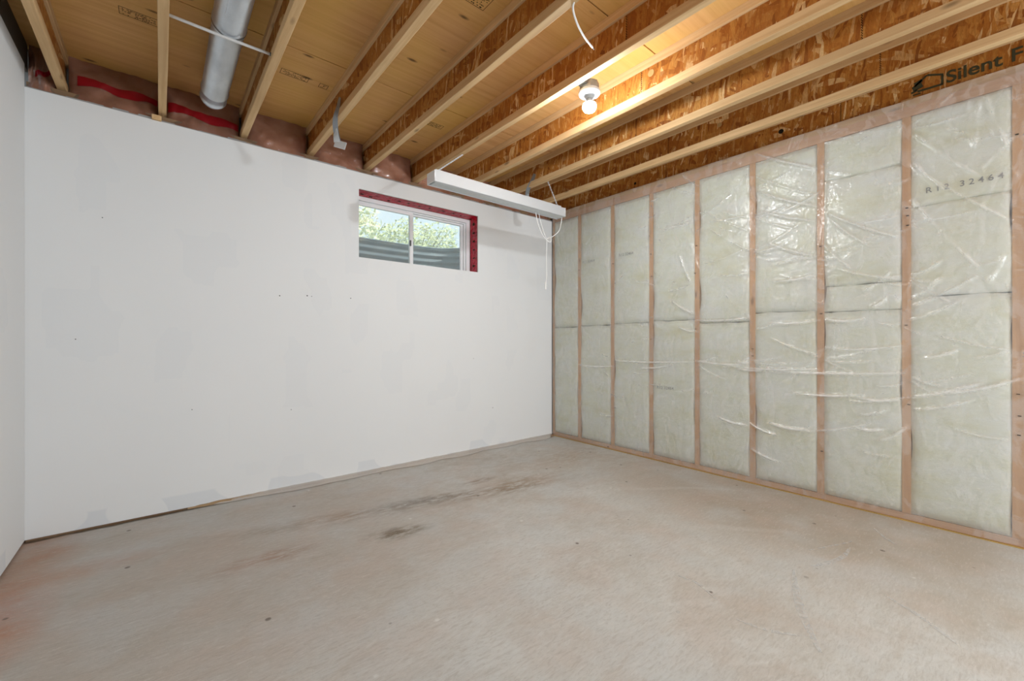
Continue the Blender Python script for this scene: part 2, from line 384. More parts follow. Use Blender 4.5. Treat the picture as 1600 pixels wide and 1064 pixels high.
# specks and screw heads
for (px, py, r) in ((437,462,.0045), (480,462,.005), (487,463,.003), (548,466,.004), (770,637,.004), (620,235,.005), (118,530,.003), (740,560,.003), (300,640,.003), (455,640,.003), (160,340,.003)):
    u = (px-800)/657; p = (.7672*u+.6414)*3.29/(.7672-.6414*u); z = CZ+(532-py)/657*(.6414*p+.7672*3.29)
    q = P(p, 3.29, z); bm = bmesh.new()
    lathe(bm, [(r, 0), (r*.8, .0012)], Matrix.Translation(q) @ Matrix.Rotation(PI/2, 4, 'X'), 8)
    mesh('screw_hole', bm, M['darkgrey'], wb)
# insulation behind plastic in the ends of the joist bays
JR = [.028+.42*k for k in range(-1, 9)]        # right edge of each bottom flange, from the camera
def bay(p0, p1, seed):
    bm = bmesh.new(); n_ = Vector((seed*3.7, 1.3, 0))
    def f(u, v, off=0):
        e = min(1, (4*u*(1-u)))**.35; z = 2.343+(ZC-2.343)*v
        b = .072-.055*e*math.cos(min(1, max(0, (v-.25)/.75))*PI/2)
        if v < .25: b = .0145+(b-.0145)*(v/.25)**.8
        b += .016*noise.noise(Vector((u*4, v*3, 0))+n_)*min(1, v*4)+.009*noise.ridged_multi_fractal(Vector((u*5+v*3, v*4-u*3, 4))+n_, 1, 2, 3, 1, 2)*min(1, v*3)-.006
        return (p0+CX+(p1-p0)*u, max(b, .0142)+off, z)
    grid(bm, 28, 18, lambda u, v: f(u, v, .006))
    a = mesh('rim_insulation', bm, M['wool_pink'], wb, True)
    bm = bmesh.new(); grid(bm, 28, 18, lambda u, v: f(u, v, 0))
    mesh('rim_plastic', bm, M['poly_shaded'], wb, True)
    return f
bays = []
for i in range(9): bays.append(bay(JR[i]+.001, JR[i+1]-.039, i))
bays.insert(0, bay(-.54, JR[0]-.04, 20))
def tape_run(f, u0, u1, v0, v1, wd, nm='rim_tape'):
    bm = bmesh.new()
    grid(bm, 30, 3, lambda u, v: Vector(f(u0+(u1-u0)*u, v0+(v1-v0)*u+.03*math.sin(u*9)+wd*(v-.5)*(1-.35*math.sin(u*5)**2))) + Vector((0, -.004, 0)))
    o = mesh(nm, bm, M['red_shaded'], wb, True); o['label'] = 'red sheathing tape on the rim plastic'
tape_run(bays[1], .10, .99, .52, .50, .20)
tape_run(bays[2], .02, .97, .50, .42, .22)
tape_run(bays[0], .30, .9, .4, .5, .12)

# plastic scraps creeping out under the back wall
bm = bmesh.new()
def fl_flap(u, v):
    x = -3.2+3.18*u; wdt = .045+.09*abs(noise.noise((x*2.1, 0, 0)))+.09*max(0, noise.noise((x*.9, 7, 0)))
    wdt *= min(1, .15+u*5)
    return (x, .004-wdt*v*(1.1), .003+.020*(1-v)**1.5+.006*abs(noise.noise((x*14, v*3, 2)))*(1 if v < .95 else .2))
grid(bm, 240, 5, fl_flap); o = mesh('plastic_edge', bm, M['poly_floor'], wb, True)
bm = bmesh.new(); grid(bm, 200, 3, lambda u, v: (LX+3.85*u, .002-.016*v-.012*v*noise.noise((u*40, 0, 0)), .004+.002*noise.noise((u*60, v, 0))))
mesh('dark_edge_strip', bm, plain('edge_dark', (.17, .115, .07), .95), wb)  # thin dark brown strip along the foot of the back drywall

# ------------------------------------------------------------------ left wall and the walls behind the photographer
wl = struct(empty('wall_left'))
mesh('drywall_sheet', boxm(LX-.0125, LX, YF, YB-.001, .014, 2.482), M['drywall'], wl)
mesh('framing', boxm(LX-.11, LX-.014, YF, YB+.1, 0, 2.40), M['plate_shaded'], wl)
mesh('dark_infill', boxm(LX-.11, LX-.005, YF, YB+.1, 2.484, ZC), plain('infill_dark', (.10, .085, .07), .8), wl)  # dark strip filling the dark space above the left drywall
wf = struct(mesh('wall_front', boxm(LX-.1, RX+.15, YF-.1, YF, 0, ZC), M['drywall']))

# ------------------------------------------------------------------ right wall: studs, batts, vapour barrier
wr = struct(empty('wall_right'))
mesh('sheathing', boxm(.105, .15, YF, YB+.16, 0, ZC+.1), M['found'], wr)
mesh('bottom_plate', boxm(.008, .10, YF, YB-.002, .004, .042), M['plate'], wr)
mesh('top_plate', boxm(.008, .10, YF, YB-.002, 2.352, ZJ-.001), M['plate'], wr)
mesh('sill_gasket', boxm(-.004, .10, YF, YB-.002, 0, .0045), plain('gasket_yellow', (.50, .33, .10), .8), wr)
studs = [-.012]+[-.39-.4157*i for i in range(14)]
for i, y in enumerate(studs):
    hw = .019
    mesh('stud', boxm(.008, .098, y-hw-(.03 if i == 8 else 0), y+hw if i else -.002, .043, 2.351), M['stud'], wr)
seams = {0: [1.19], 1: [1.20], 2: [1.21], 3: [1.22], 4: [1.19], 5: [1.25], 6: [1.235, 1.40, 2.09], 7: [1.30, 1.82]}
for i in range(len(studs)-1):
    y1, y0 = studs[i]-.019, studs[i+1]+.019
    zs = [.043]+seams.get(i, [1.22])+[2.351]
    for j in range(len(zs)-1):
        a, b = zs[j]+.002, zs[j+1]-.002; sd = i*11+j*5
        def f(u, v):
            e = (16*u*(1-u)*v*(1-v))
            ed = min(1, e*5)**.5
            z = a+(b-a)*v; y = y0+(y1-y0)*u
            side = (1 if u > .5 else -1)*(abs(u-.5)*2)**6
            y += side*(.004+.030*noise.noise((z*3.2, sd, side)))
            z += (.010*noise.noise((y*9, sd, 3)))*(abs(v-.5)*2)**8*(0 if (j == 0 and v < .5) or (j == len(zs)-2 and v > .5) else 1)
            return (max(.0025, .0135-.010*ed+.0015*noise.noise((y*12, z*12, sd))), y, z)
        bm = bmesh.new(); g = grid(bm, 14, 30, f)
        rim = [g[i_][0] for i_ in range(15)]+[g[14][j_] for j_ in range(1, 31)]+[g[i_][30] for i_ in range(13, -1, -1)]+[g[0][j_] for j_ in range(29, 0, -1)]
        back = [bm.verts.new((.097, v.co.y, v.co.z)) for v in rim]
        for q in range(len(rim)):
            bm.faces.new((rim[q], back[q], back[(q+1) % len(rim)], rim[(q+1) % len(rim)]))
        mesh('insulation_batt', bm, M['wool'], wr, True)

# vapour barrier: one film, pinned at the studs, full of pulled folds
folds = []
def fold(y0, z0, y1, z1, wd, h): folds.append((y0, z0, y1, z1, wd, h))
def wallpt(px, py):
    """photo point on the barrier -> y, z"""
    u = (px-800)/657; s = (.7672-.6414*u)*3.33/(.6414+.7672*u); d = .6414*3.33+.7672*s
    return s+CY, CZ+(532-py)/657*d
def pf(x0, y0, x1, y1, wd=.006, h=.007):
    a = wallpt(x0, y0); b = wallpt(x1, y1); fold(*a, *b, wd, h)
for f_ in ((1180,275,1274,305), (1185,300,1274,322), (1100,330,1168,360), (1110,358,1172,392), (1180,240,1272,262), (1190,330,1270,345),
    (1292,262,1285,400), (1296,335,1400,370), (1300,345,1360,385), (1430,210,1530,275), (1428,255,1480,300), (1440,270,1580,345), (1426,312,1530,420),
    (1540,150,1575,230), (1545,200,1590,275), (1512,160,1520,228), (1530,160,1522,228), (1350,455,1390,425), (1362,480,1385,465), (1420,470,1470,435), (1425,478,1525,432),
    (1400,470,1425,440), (1545,440,1568,400), (1425,430,1470,408), (1200,579,1415,583), (1150,575,1200,578), (1240,614,1350,617), (1335,620,1410,625),
    (1415,622,1535,598), (1470,616,1600,590), (1325,627,1418,620), (1200,660,1270,673), (1270,673,1360,662), (1345,648,1385,640), (1335,668,1385,670), (1370,690,1415,668),
    (960,563,1080,565), (1085,563,1168,570), (1140,572,1280,577), (1000,575,1050,570), (1120,650,1170,665), (1170,660,1215,680), (1172,700,1220,722), (1085,500,1170,497),
    (1060,510,1090,518), (1200,505,1280,500), (1290,500,1350,498), (1080,380,1092,420), (1062,400,1078,440), (1050,470,1085,490), (905,570,960,572), (1300,545,1410,540),
    (1420,500,1500,470), (1440,560,1500,545), (1430,640,1520,625), (1200,380,1275,400), (1210,440,1270,430), (1225,330,1280,300), (1285,380,1330,420)):
    pf(*f_, wd=R.uniform(.006, .011), h=R.uniform(.012, .022))
for i_, (cy_, cz_) in enumerate(((studs[5], 1.95), (studs[5], 1.72), (studs[6], 2.18), (studs[6], 1.62), (studs[7], 1.72), (studs[7], 1.40), (studs[7], 2.3), (studs[4], 2.05), (studs[6], .95), (studs[7], .82), (studs[5], .9), (studs[8], 2.1), (studs[8], 1.0))):
    for q_ in range(7):
        sg = 1 if q_ % 2 else -1; a_ = R.uniform(-.85, .55); L_ = R.uniform(.10, .36)
        fold(cy_+sg*.015, cz_+R.uniform(-.03, .03), cy_+sg*L_*math.cos(a_), cz_+L_*math.sin(a_), R.uniform(.004, .008), R.uniform(.005, .012))
for _ in range(150):                            # short pulls starting at the staples
    y = R.choice(studs[2:])+R.choice((-.02, .02)); z = R.uniform(.3, 2.3); sg = 1 if R.random() < .5 else -1
    L = R.uniform(.06, .26); a = R.gauss(0, .5)
    fold(y, z, y+sg*L*math.cos(a), z+L*math.sin(a), R.uniform(.004, .008), R.uniform(.004, .010))
NY, NZ = 760, 330
y_a, y_b, z_a, z_b = -5.0, -.003, .012, 2.444
import numpy as np
yy, zz = np.meshgrid(np.linspace(y_a, y_b, NY+1), np.linspace(z_a, z_b, NZ+1), indexing='ij')
H = np.zeros_like(yy); FD = np.zeros_like(yy)
for (a0, b0, a1, b1, wd, h) in folds:
    dy, dz = a1-a0, b1-b0; L2 = dy*dy+dz*dz+1e-9
    lo_y, hi_y, lo_z, hi_z = min(a0, a1)-.05, max(a0, a1)+.05, min(b0, b1)-.05, max(b0, b1)+.05
    i0, i1 = np.searchsorted(yy[:, 0], [lo_y, hi_y]); j0, j1 = np.searchsorted(zz[0], [lo_z, hi_z])
    if i1 <= i0 or j1 <= j0: continue
    Y = yy[i0:i1, j0:j1]; Z = zz[i0:i1, j0:j1]
    tt = np.clip(((Y-a0)*dy+(Z-b0)*dz)/L2, 0, 1); bow = .012*np.sin(tt*PI)
    D = np.hypot(Y-a0-tt*dy, Z-b0-tt*dz+bow)
    FD[i0:i1, j0:j1] = np.maximum(FD[i0:i1, j0:j1], min(1, h/.014)*np.exp(-(D/(wd*.8))**2)*np.sin(np.clip(tt, .02, .98)*PI)**.6)  # pale highlight streaks painted along the folds as milkier film
    H[i0:i1, j0:j1] = np.maximum(H[i0:i1, j0:j1], h*np.exp(-(D/wd)**2)*np.sin(np.clip(tt, .04, .96)*PI)**.5)
st = np.array(studs)
dst = np.min(np.abs(yy[:, :, None]-st[None, None, :]), axis=2)
H += .006*np.clip((dst-.019)/.15, 0, 1)**.7
verts = []
for i in range(NY+1):
    for j in range(NZ+1):
        y, z = yy[i, j], zz[i, j]
        n_ = .0035*noise.noise((y*3.1, z*4.2, 0))+.0022*noise.noise((y*9, z*14, 5))
        g = min(1, .25+dst[i, j]*6)
        verts.append((min(-.001-(H[i, j]+(n_+.002)*g), -.0005), y, z))
bm = bmesh.new(); vv = [bm.verts.new(v) for v in verts]
for i in range(NY):
    for j in range(NZ):
        q = i*(NZ+1)+j; bm.faces.new((vv[q], vv[q+1], vv[q+NZ+2], vv[q+NZ+1]))
o = mesh('vapour_barrier', bm, M['poly'], wr, True)
fa = o.data.attributes.new('fold_highlight', 'FLOAT', 'POINT'); fa.data.foreach_set('value', np.clip(FD.ravel(), 0, 1).astype(np.float32))
o; o['label'] = 'clear wrinkled plastic sheet stapled over studs and batts'
# staples
bm = bmesh.new()
for (px, py) in ((905,422), (958,412), (1017,397), (1018,432), (1088,384), (1087,514), (1086,427), (1417,325), (1418,337), (1418,352), (1416,508), (1282,385), (1176,545), (1176,556),
                 (1017,530), (1283,490), (1420,632), (1589,210), (1591,616), (1593,650), (1592,680), (1284,705), (950,698), (1345,800), (1415,822), (1250,785), (1468,828)):
    y, z = wallpt(px, py); box(bm, -.006, .006, y-.006, y+.006, z-.0012, z+.0012)
mesh('staples', bm, M['dark'], wr)['kind'] = 'stuff'
# printing on the batts, read through the film
RW = Matrix(((0, 0, -1, 0), (-1, 0, 0, 0), (0, 1, 0, 0), (0, 0, 0, 1)))   # text plane on the right wall, reading away from the corner
def batt_text(body, px, py, size, m, tilt=0):
    y, z = wallpt(px, py)
    text_mesh('batt_print', body, size, Matrix.Translation((.0016, y, z)) @ RW @ Matrix.Rotation(tilt, 4, 'Z'), m, wr, .0002, .0003)
M['ink_mid'] = plain('print_ink_mid', (.26, .27, .27), .9, .1)
batt_text('R 1 2   3 2 4 6 4', 1446, 302, .044, M['ink_mid'], .01)
batt_text('R12 32464', 910, 412, .036, M['ink_faint'], 0)
batt_text('R12 32464', 967, 401, .036, M['ink_faint'], 0)
batt_text('R12 32464', 1026, 607, .036, M['ink_faint'], 0)

# ------------------------------------------------------------------ ceiling: plywood subfloor panels
ce = struct(empty('ceiling'))
ys = [.14, -.80, -2.02, -3.24, -4.46, YF]
for r_ in range(5):
    off = 0 if r_ % 2 else 1.22
    xs = [LX-.1]+[x for x in (-3.30+off, -.86+off-.01) if LX < x < .1]+[.11]
    for a, b in zip(xs, xs[1:]):
        bm = boxm(a+.001, b-.001, ys[r_+1]+.003, ys[r_]-.003, ZC, ZC+.018)
        mesh('subfloor_panel', bevel(bm, .001), M['ply'], ce)
mesh('subfloor_backing', boxm(LX-.15, .15, YF-.1, .30, ZC+.019, ZC+.05), M['ply_edge'], ce)
# ink stamps on the plywood
def ceilpt(px, py, dz=ZC-CZ):
    v = (532-py)/657; d = dz/v; u = (px-800)/657*d
    return (.6414*d+.7672*u+CX, .7672*d-.6414*u+CY)
def stamp(px, py, wx, wy, rows=5, fill=.7):
    x0, y0 = ceilpt(px, py); z0, z1 = ZC-.0007, ZC-.0001; bm = bmesh.new(); t_ = .0022
    for b_ in ((x0, x0+wx, y0, y0+t_), (x0, x0+wx, y0-wy, y0-wy+t_), (x0, x0+t_, y0-wy, y0), (x0+wx-t_, x0+wx, y0-wy, y0)): box(bm, *b_, z0, z1)
    for r_ in range(rows):
        y = y0-wy*(r_+.8)/(rows+.6); x = x0+.012
        while x < x0+wx-.016:
            l = R.uniform(.003, .012)
            if R.random() < fill: box(bm, x, min(x+l, x0+wx-.006), y, y+wy/(rows+.6)*R.uniform(.25, .5), z0, z1)
            x += l+.003
    mesh('grade_stamp', bm, M['ink'], ce)
stamp(437, 113, .15, .055); stamp(497, 135, .05, .045, 3, .5)
stamp(186, 20, .15, .06); stamp(722, -4, .12, .09, 6); stamp(662, 192, .14, .05, 4); stamp(992, 112, .04, .035, 3)

# ------------------------------------------------------------------ joists
OSC = M['osb']
def make_joist():
    j = empty('floor_joist', (0, 0, ZJ))
    w2 = .019; L0, L1 = YF+.01, .135; hf = .043; D = ZC-ZJ
    def fl_(z0, z1, nm):
        bm = bmesh.new(); n_ = 150; pr = [(-w2, z0+.002), (-w2+.002, z0), (w2-.002, z0), (w2, z0+.002), (w2, z1), (-w2, z1)]
        rings = []
        for i in range(n_+1):
            y = L0+(L1-L0)*i/n_
            rings.append([bm.verts.new((a+.0011*noise.noise((y*2.3, q*5, z0*9)), y, b+(.0014*noise.noise((y*3.7, q, 2+z0)) if q < 4 and z0 < .1 else 0))) for q, (a, b) in enumerate(pr)])
        for a, b in zip(rings, rings[1:]):
            for q in range(6): bm.faces.new((a[q], a[(q+1) % 6], b[(q+1) % 6], b[q]))
        bm.faces.new(rings[0][::-1]); bm.faces.new(rings[-1])
        bmesh.ops.recalc_face_normals(bm, faces=bm.faces)
        return mesh(nm, bm, M['flange'], j)
    fl_(0, hf, 'bottom_flange'); fl_(D-hf, D-.0005, 'top_flange')
    mesh('web', boxm(-.005, .005, L0, L1, hf-.004, D-hf+.004), OSC, j)
    return j
jl = {
 -1: 'first wooden I-joist, close along the left drywall',
 0: 'wooden I-joist just left of the round metal duct',
 1: 'wooden I-joist just right of the round metal duct',
 2: 'wooden I-joist with the taped grey strap dangling from its end',
 3: 'wooden I-joist from whose edge the loose white wire pokes out',
 4: 'wooden I-joist with the bare bulb box and the left lamp chain on it',
 5: 'brightly lit wooden I-joist just right of the bare bulb, pale round plug in its web',
 6: 'wooden I-joist with a grey strap hanging behind the white strip lamp',
 7: 'last wooden I-joist before the printed one over the insulated wall',
 8: 'wooden I-joist on top of the insulated wall, printed with large letters'}
proto = make_joist(); joists = {}
for k_ in range(-1, 9):
    if k_ == -1: j = proto
    else:
        j = proto.copy(); C.objects.link(j)
        for ch in proto.children:
            if ch.name.split('.')[0] in ('bottom_flange', 'top_flange', 'web'):
                c_ = ch.copy(); C.objects.link(c_); c_.parent = j
    j.location = (CX+.009+.42*k_, 0, ZJ); tag(j, jl[k_], 'joist', 'floor joists overhead'); joists[k_] = j
def web_of(k_): return [c_ for c_ in joists[k_].children if c_.name.startswith('web')][0]
def web_joint(k_, s0):
    s = s0-4.88
    while s < 3.2:
        if s > -2.6:
            bm = bmesh.new(); z0, z1 = .043, .172; n_ = 22
            pts = [(s+CY+(.0028 if q % 2 else -.0028), z0+(z1-z0)*q/n_) for q in range(n_+1)]
            for a, b in zip(pts, pts[1:]):
                vs = [bm.verts.new((-.0056, a[0]-.0016, a[1])), bm.verts.new((-.0056, a[0]+.0016, a[1])), bm.verts.new((-.0056, b[0]+.0016, b[1])), bm.verts.new((-.0056, b[0]-.0016, b[1]))]
                bm.faces.new(vs)
            mesh('web_joint', bm, M['dark'], web_of(k_))
        s += 1.22
for k_, s0 in ((8, .72), (7, .46), (6, .46), (5, 1.366), (4, 1.173), (3, 1.9), (2, 1.5), (1, 1.1)): web_joint(k_, s0)
def knock(k_, s, z, r, m, nm):
    bm = bmesh.new(); lathe(bm, [(r, 0), (r, .0016)], Matrix.Translation((-.0052, s+CY, z-ZJ)) @ Matrix.Rotation(-PI/2, 4, 'Y'), 20)
    return mesh(nm, bm, m, web_of(k_))
knock(8, 1.06, 2.527, .016, M['dark'], 'knockout_hole')
knock(5, 1.305, 2.545, .019, M['tan'], 'knockout_plug')
knock(7, 1.3, 2.53, .015, M['tan'], 'knockout_plug')
knock(8, 2.25, 2.50, .012, M['dark'], 'knockout_hole')
# printing on the last joist: a house logo and words
w8 = web_of(8)
u = (1480-800)/657; p8 = 3.33+.034-.0; s_ = (.7672-.6414*u)*3.364/(.6414+.7672*u)
TM = lambda s, z: Matrix.Translation((-.0064, s+CY, z-ZJ)) @ Matrix(((0, 0, -1, 0), (-1, 0, 0, 0), (0, 1, 0, 0), (0, 0, 0, 1)))
def rim_s(px):
    u = (px-800)/657; return (.7672-.6414*u)*3.364/(.6414+.7672*u)
text_mesh('joist_print', 'Silent Floor', .093, TM(rim_s(1478), 2.485), M['ink_green'], w8, .0016)
bm = bmesh.new(); sa, sb = rim_s(1424), rim_s(1474); L = sa-sb
for (a0, b0, a1, b1, t_) in ((.1, .55, .5, 1.0, .010), (.5, 1.0, 1.0, .72, .011), (.97, .72, .97, .18, .010), (.2, .2, 1.0, .16, .012), (.05, .05, .3, .05, .008), (.05, .4, .35, .55, .03), (0, .2, .2, .3, .012), (.1, .68, .35, .8, .018)):
    A = Vector((-.0062, sa-a0*L+CY, 2.472-ZJ+.095*b0)); B = Vector((-.0062, sa-a1*L+CY, 2.472-ZJ+.095*b1))
    d = (B-A).normalized(); n_ = Vector((0, -d.z, d.y))*t_/2
    bm.faces.new([bm.verts.new(q) for q in (A-n_, B-n_, B+n_, A+n_)])
mesh('house_logo', bm, M['ink_green'], w8)

# ------------------------------------------------------------------ duct in the second bay
du = tag(empty('round_duct', P(.245, 3.0, 2.517)), 'round galvanised metal duct running between two joists', 'duct')
def ycyl(prof, nm, m, par, n=40):
    bm = bmesh.new(); lathe(bm, [(r, -y) for r, y in prof], Matrix.Rotation(PI/2, 4, 'X'), n)
    o_ = mesh(nm, bm, m, par, True); return o_
# local y measured from the duct's far end (positive = towards the wall)
ycyl([(.062, -4.5), (.065, -4.4), (.065, -.0), (.0685, .0), (.0685, .012), (.065, .012), (.064, .09), (.068, .095), (.068, .105), (.062, .11), (.060, .13)], 'far_section', M['galv'], du)
ycyl([(.0655, -4.4), (.0665, -4.3), (.0665, -.69), (.0695, -.685), (.0695, -.672), (.0655, -.670)], 'near_section', M['galv'], du)
bm = bmesh.new()
tube(bm, [(-.03, -4.2, -.0592), (-.03, -.82, -.0592)], .0018, 6); mesh('lock_seam', bm, M['galv'], du)
mesh('joint_gap', tube(bmesh.new(), [Vector((.0683*math.sin(a), -.667, -.0683*math.cos(a))) for a in [q*.1-1.5 for q in range(31)]], .0022, 6), M['darkgrey'], du)
pp = tag(empty('thin_pipe', P(.03, 2.312, 2.437)), 'thin pale grey pipe crossing under the metal duct', 'pipe')
mesh('pipe_run', tube(bmesh.new(), [(-.004, 0, 0), (.185, .004, -.001), (.382, .002, 0)], .0065, 12), M['pvc'], pp, True)
bm = bmesh.new(); tube(bm, [(.376, .002, 0), (.384, .002, 0)], .0085, 12); mesh('end_fitting', bm, M['darkgrey'], pp)

# ------------------------------------------------------------------ bare bulb
def dirm(t): return Matrix()
hb = tag(empty('lampholder', P(1.80, 1.493, 2.40)), 'round white lampholder with bare lit bulb fixed beside a joist', 'light')
bm = bmesh.new(); lathe(bm, [(.050, .012), (.052, .018), (.052, .052), (.048, .056)], n=8); mesh('junction_box', bm, M['strap'], hb)
bm = boxm(-.085, -.045, -.025, .025, .03, .06); mesh('box_bracket', bm, M['strap'], hb)
bm = bmesh.new(); lathe(bm, [(.057, .011), (.0585, .004), (.056, -.006), (.044, -.012), (.024, -.013), (.023, -.026), (.019, -.028)], n=40); mesh('porcelain_base', bm, M['white'], hb, True)
for sx in (-.042, .042):
    bm = bmesh.new(); lathe(bm, [(.004, -.010), (.004, -.0145)], Matrix.Translation((sx, 0, 0)), 10); mesh('screw', bm, M['darkgrey'], hb)
bm = bmesh.new(); lathe(bm, [(.013, -.024), (.0135, -.034), (.021, -.042), (.031, -.053), (.0345, -.058), (.034, -.059)], n=28); mesh('light_blocking_collar', bm, M['white'], hb, True)  # opaque collar added to cut the bulb's light up onto the joists
bm = bmesh.new(); lathe(bm, [(.0335, -.0585), (.0365, -.068), (.0355, -.081), (.028, -.094), (.014, -.102), (.001, -.104)], n=28)
o = mesh('bulb', bm, M['bulb'], hb, True); o['label'] = 'glowing white bulb'

# ------------------------------------------------------------------ strip light on chains
FL = 1.28; f0 = P(1.417, 2.50, 2.125)
sl = tag(empty('strip_light', f0), 'long white strip light hung on two chains beside the window', 'light')
bm = bmesh.new()
pr = [(0, .004), (0, 0), (.012, -.004), (.014, .004), (.005, .010), (.010, .068), (.102, .068), (.107, .010), (.098, .004), (.100, -.004), (.112, 0), (.112, .006), (.106, .072), (.006, .074)]
ra = [bm.verts.new((0, a, b)) for a, b in pr]; rb = [bm.verts.new((FL, a, b)) for a, b in pr]
for q in range(len(pr)): bm.faces.new((ra[q], ra[(q+1) % len(pr)], rb[(q+1) % len(pr)], rb[q]))
bm.faces.new(ra[::-1]); bm.faces.new(rb); bmesh.ops.recalc_face_normals(bm, faces=bm.faces)
mesh('housing', bm, M['white'], sl)
bm = boxm(.018, FL-.012, .014, .098, .002, .014); mesh('lens', bevel(bm, .003), M['lens'], sl)
for x_ in (0, FL):
    bm = bmesh.new(); box(bm, x_-.0025, x_+.0025, .002, .110, .000, .076); mesh('end_cap', bevel(bm, .001), M['vinyl'], sl)
mesh('ballast_channel', bevel(boxm(.02, FL-.02, .03, .082, .0745, .095), .003), M['white'], sl)
def chain(a, b, nm='chain'):
    a, b = Vector(a), Vector(b); L = (b-a).length; n_ = int(L/.011); d = (b-a).normalized(); s1 = d.orthogonal().normalized(); s2 = d.cross(s1)
    bm = bmesh.new()
    for i in range(n_):
        c_ = a+d*(i+.5)*L/n_; sd = s1 if i % 2 else s2
        ring = [c_+d*.0085*math.cos(t_)+sd*.0042*math.sin(t_) for t_ in (2*PI*q/8 for q in range(9))]
        tube(bm, ring, .002, 5, False)
    return mesh(nm, bm, M['white'], sl)
chain(P(1.700, 2.594, 2.412)-f0, Vector((.05, .05, .095)))
chain(P(2.55, 2.569, 2.412)-f0, Vector((FL-.05, .05, .095)))
cord = tag(mesh('power_cord', tube(bmesh.new(), smoothpath([f0+Vector(q) for q in ((1.00, .08, .001), (1.01, .075, -.06), (1.035, .07, -.13), (1.09, .075, -.19), (1.16, .08, -.225), (1.19, .085, -.20), (1.17, .09, -.18),
    (1.14, .08, -.20), (1.20, .075, -.17), (1.27, .07, -.11), (1.286, .06, -.04), (1.286, .05, .01))], 8), .0034, 8), M['plastic'], None, True), 'white power cord looping under the right end of the strip light', 'cord')
pc = tag(empty('pull_cord', f0+Vector((1.075, .07, 0))), 'thin white pull cord with a small knob hanging from the strip light', 'cord')
mesh('cord_line', tube(bmesh.new(), smoothpath([(-.04, .01, .001), (-.02, .005, -.08), (.02, 0, -.17), (.045, 0, -.22), (.04, 0, -.35), (.044, 0, -.48), (.04, 0, -.55), (.03, 0, -.62)], 6), .0026, 6), M['plastic'], pc, True)
bm = bmesh.new(); lathe(bm, [(.004, 0), (.009, -.006), (.010, -.03), (.006, -.045), (.009, -.05), (.008, -.062), (.003, -.066)], Matrix.Translation((.03, 0, -.575)), 12); mesh('cord_knob', bm, M['plastic'], pc, True)

# ------------------------------------------------------------------ dangling hanger straps
def ribbon(bm, pts, wd, th=.0012):
    pts = smoothpath(pts, 6); n_ = len(pts); prev = None
    rows = []
    for i, p in enumerate(pts):
        t_ = (pts[min(i+1, n_-1)]-pts[max(i-1, 0)]).normalized(); f_ = i/(n_-1)
        w0 = Vector((math.cos(1.5-1.1*f_), -math.sin(1.5-1.1*f_), 0)); w0 = (w0-t_*w0.dot(t_)).normalized(); nn = t_.cross(w0)
        rows.append([bm.verts.new(p+w0*wd/2*a+nn*th/2*b) for a, b in ((-1, -1), (1, -1), (1, 1), (-1, 1))])
    for a, b in zip(rows, rows[1:]):
        for q in range(4): bm.faces.new((a[q], a[(q+1) % 4], b[(q+1) % 4], b[q]))
    bm.faces.new(rows[0][::-1]); bm.faces.new(rows[-1]); bmesh.ops.recalc_face_normals(bm, faces=bm.faces)
def strap(p, s, taped, label):
    o = tag(empty('hanger_strap', P(p, s, ZJ)), label, 'strap', 'loose straps at the joist ends')
    bm = bmesh.new(); ribbon(bm, [Vector(q) for q in ((-.018, -.10, .10), (-.020, -.07, .05), (-.022, -.03, .005), (-.014, 0, -.035), (.0, .02, -.075), (.012, .03, -.115))], .034)
    mesh('strap_band', bm, M['strap'], o)
    bm = bmesh.new(); ribbon(bm, [Vector(q) for q in ((-.010, .008, -.045), (-.004, .018, -.085), (.006, .03, -.118))], .038); mesh('folded_end', bm, M['strap_tape'], o)
    if taped:
        bm = bevel(boxm(-.034, .034, -.003, .003, -.024, .024), .001); bm.transform(Matrix.Translation((.022, .02, -.13)) @ Matrix.Rotation(.25, 4, 'Y') @ Matrix.Rotation(-.5, 4, 'Z'))
        mesh('tape_tab', bm, M['strap_tape'], o)
strap(.845, 2.70, True, 'twisted grey metal strap with silver taped end hanging left of the window')
strap(2.535, 2.80, True, 'grey metal strap hanging behind the white strip light')

# loose cable near the bulb
cb = tag(empty('loose_cable', P(1.285, 1.16, 2.411)), 'short white cable end drooping from a joist near the bulb', 'cable')
pts = [Vector((-.012, -.03, .006)), Vector((.01, .0, -.004)), Vector((.07, .03, -.018)), Vector((.15, .06, -.02)), Vector((.215, .082, -.012)), Vector((.25, .095, -.004))]
mesh('jacket', tube(bmesh.new(), smoothpath(pts, 6), .0042, 8), M['plastic'], cb, True)
mesh('bare_tip', tube(bmesh.new(), [Vector((.25, .095, -.004)), Vector((.275, .107, .004))], .0022, 6), M['darkgrey'], cb)
# wood shim under the second joist at the drywall
x_, y_ = P(-.01, 3.285, 0)[:2]
tag(mesh('wood_shim', bevel(boxm(x_-.03, x_+.015, -.022, -.001, 2.362, 2.3905), .002), M['flange']), 'small wood shim on the drywall edge under a joist end', 'shim')

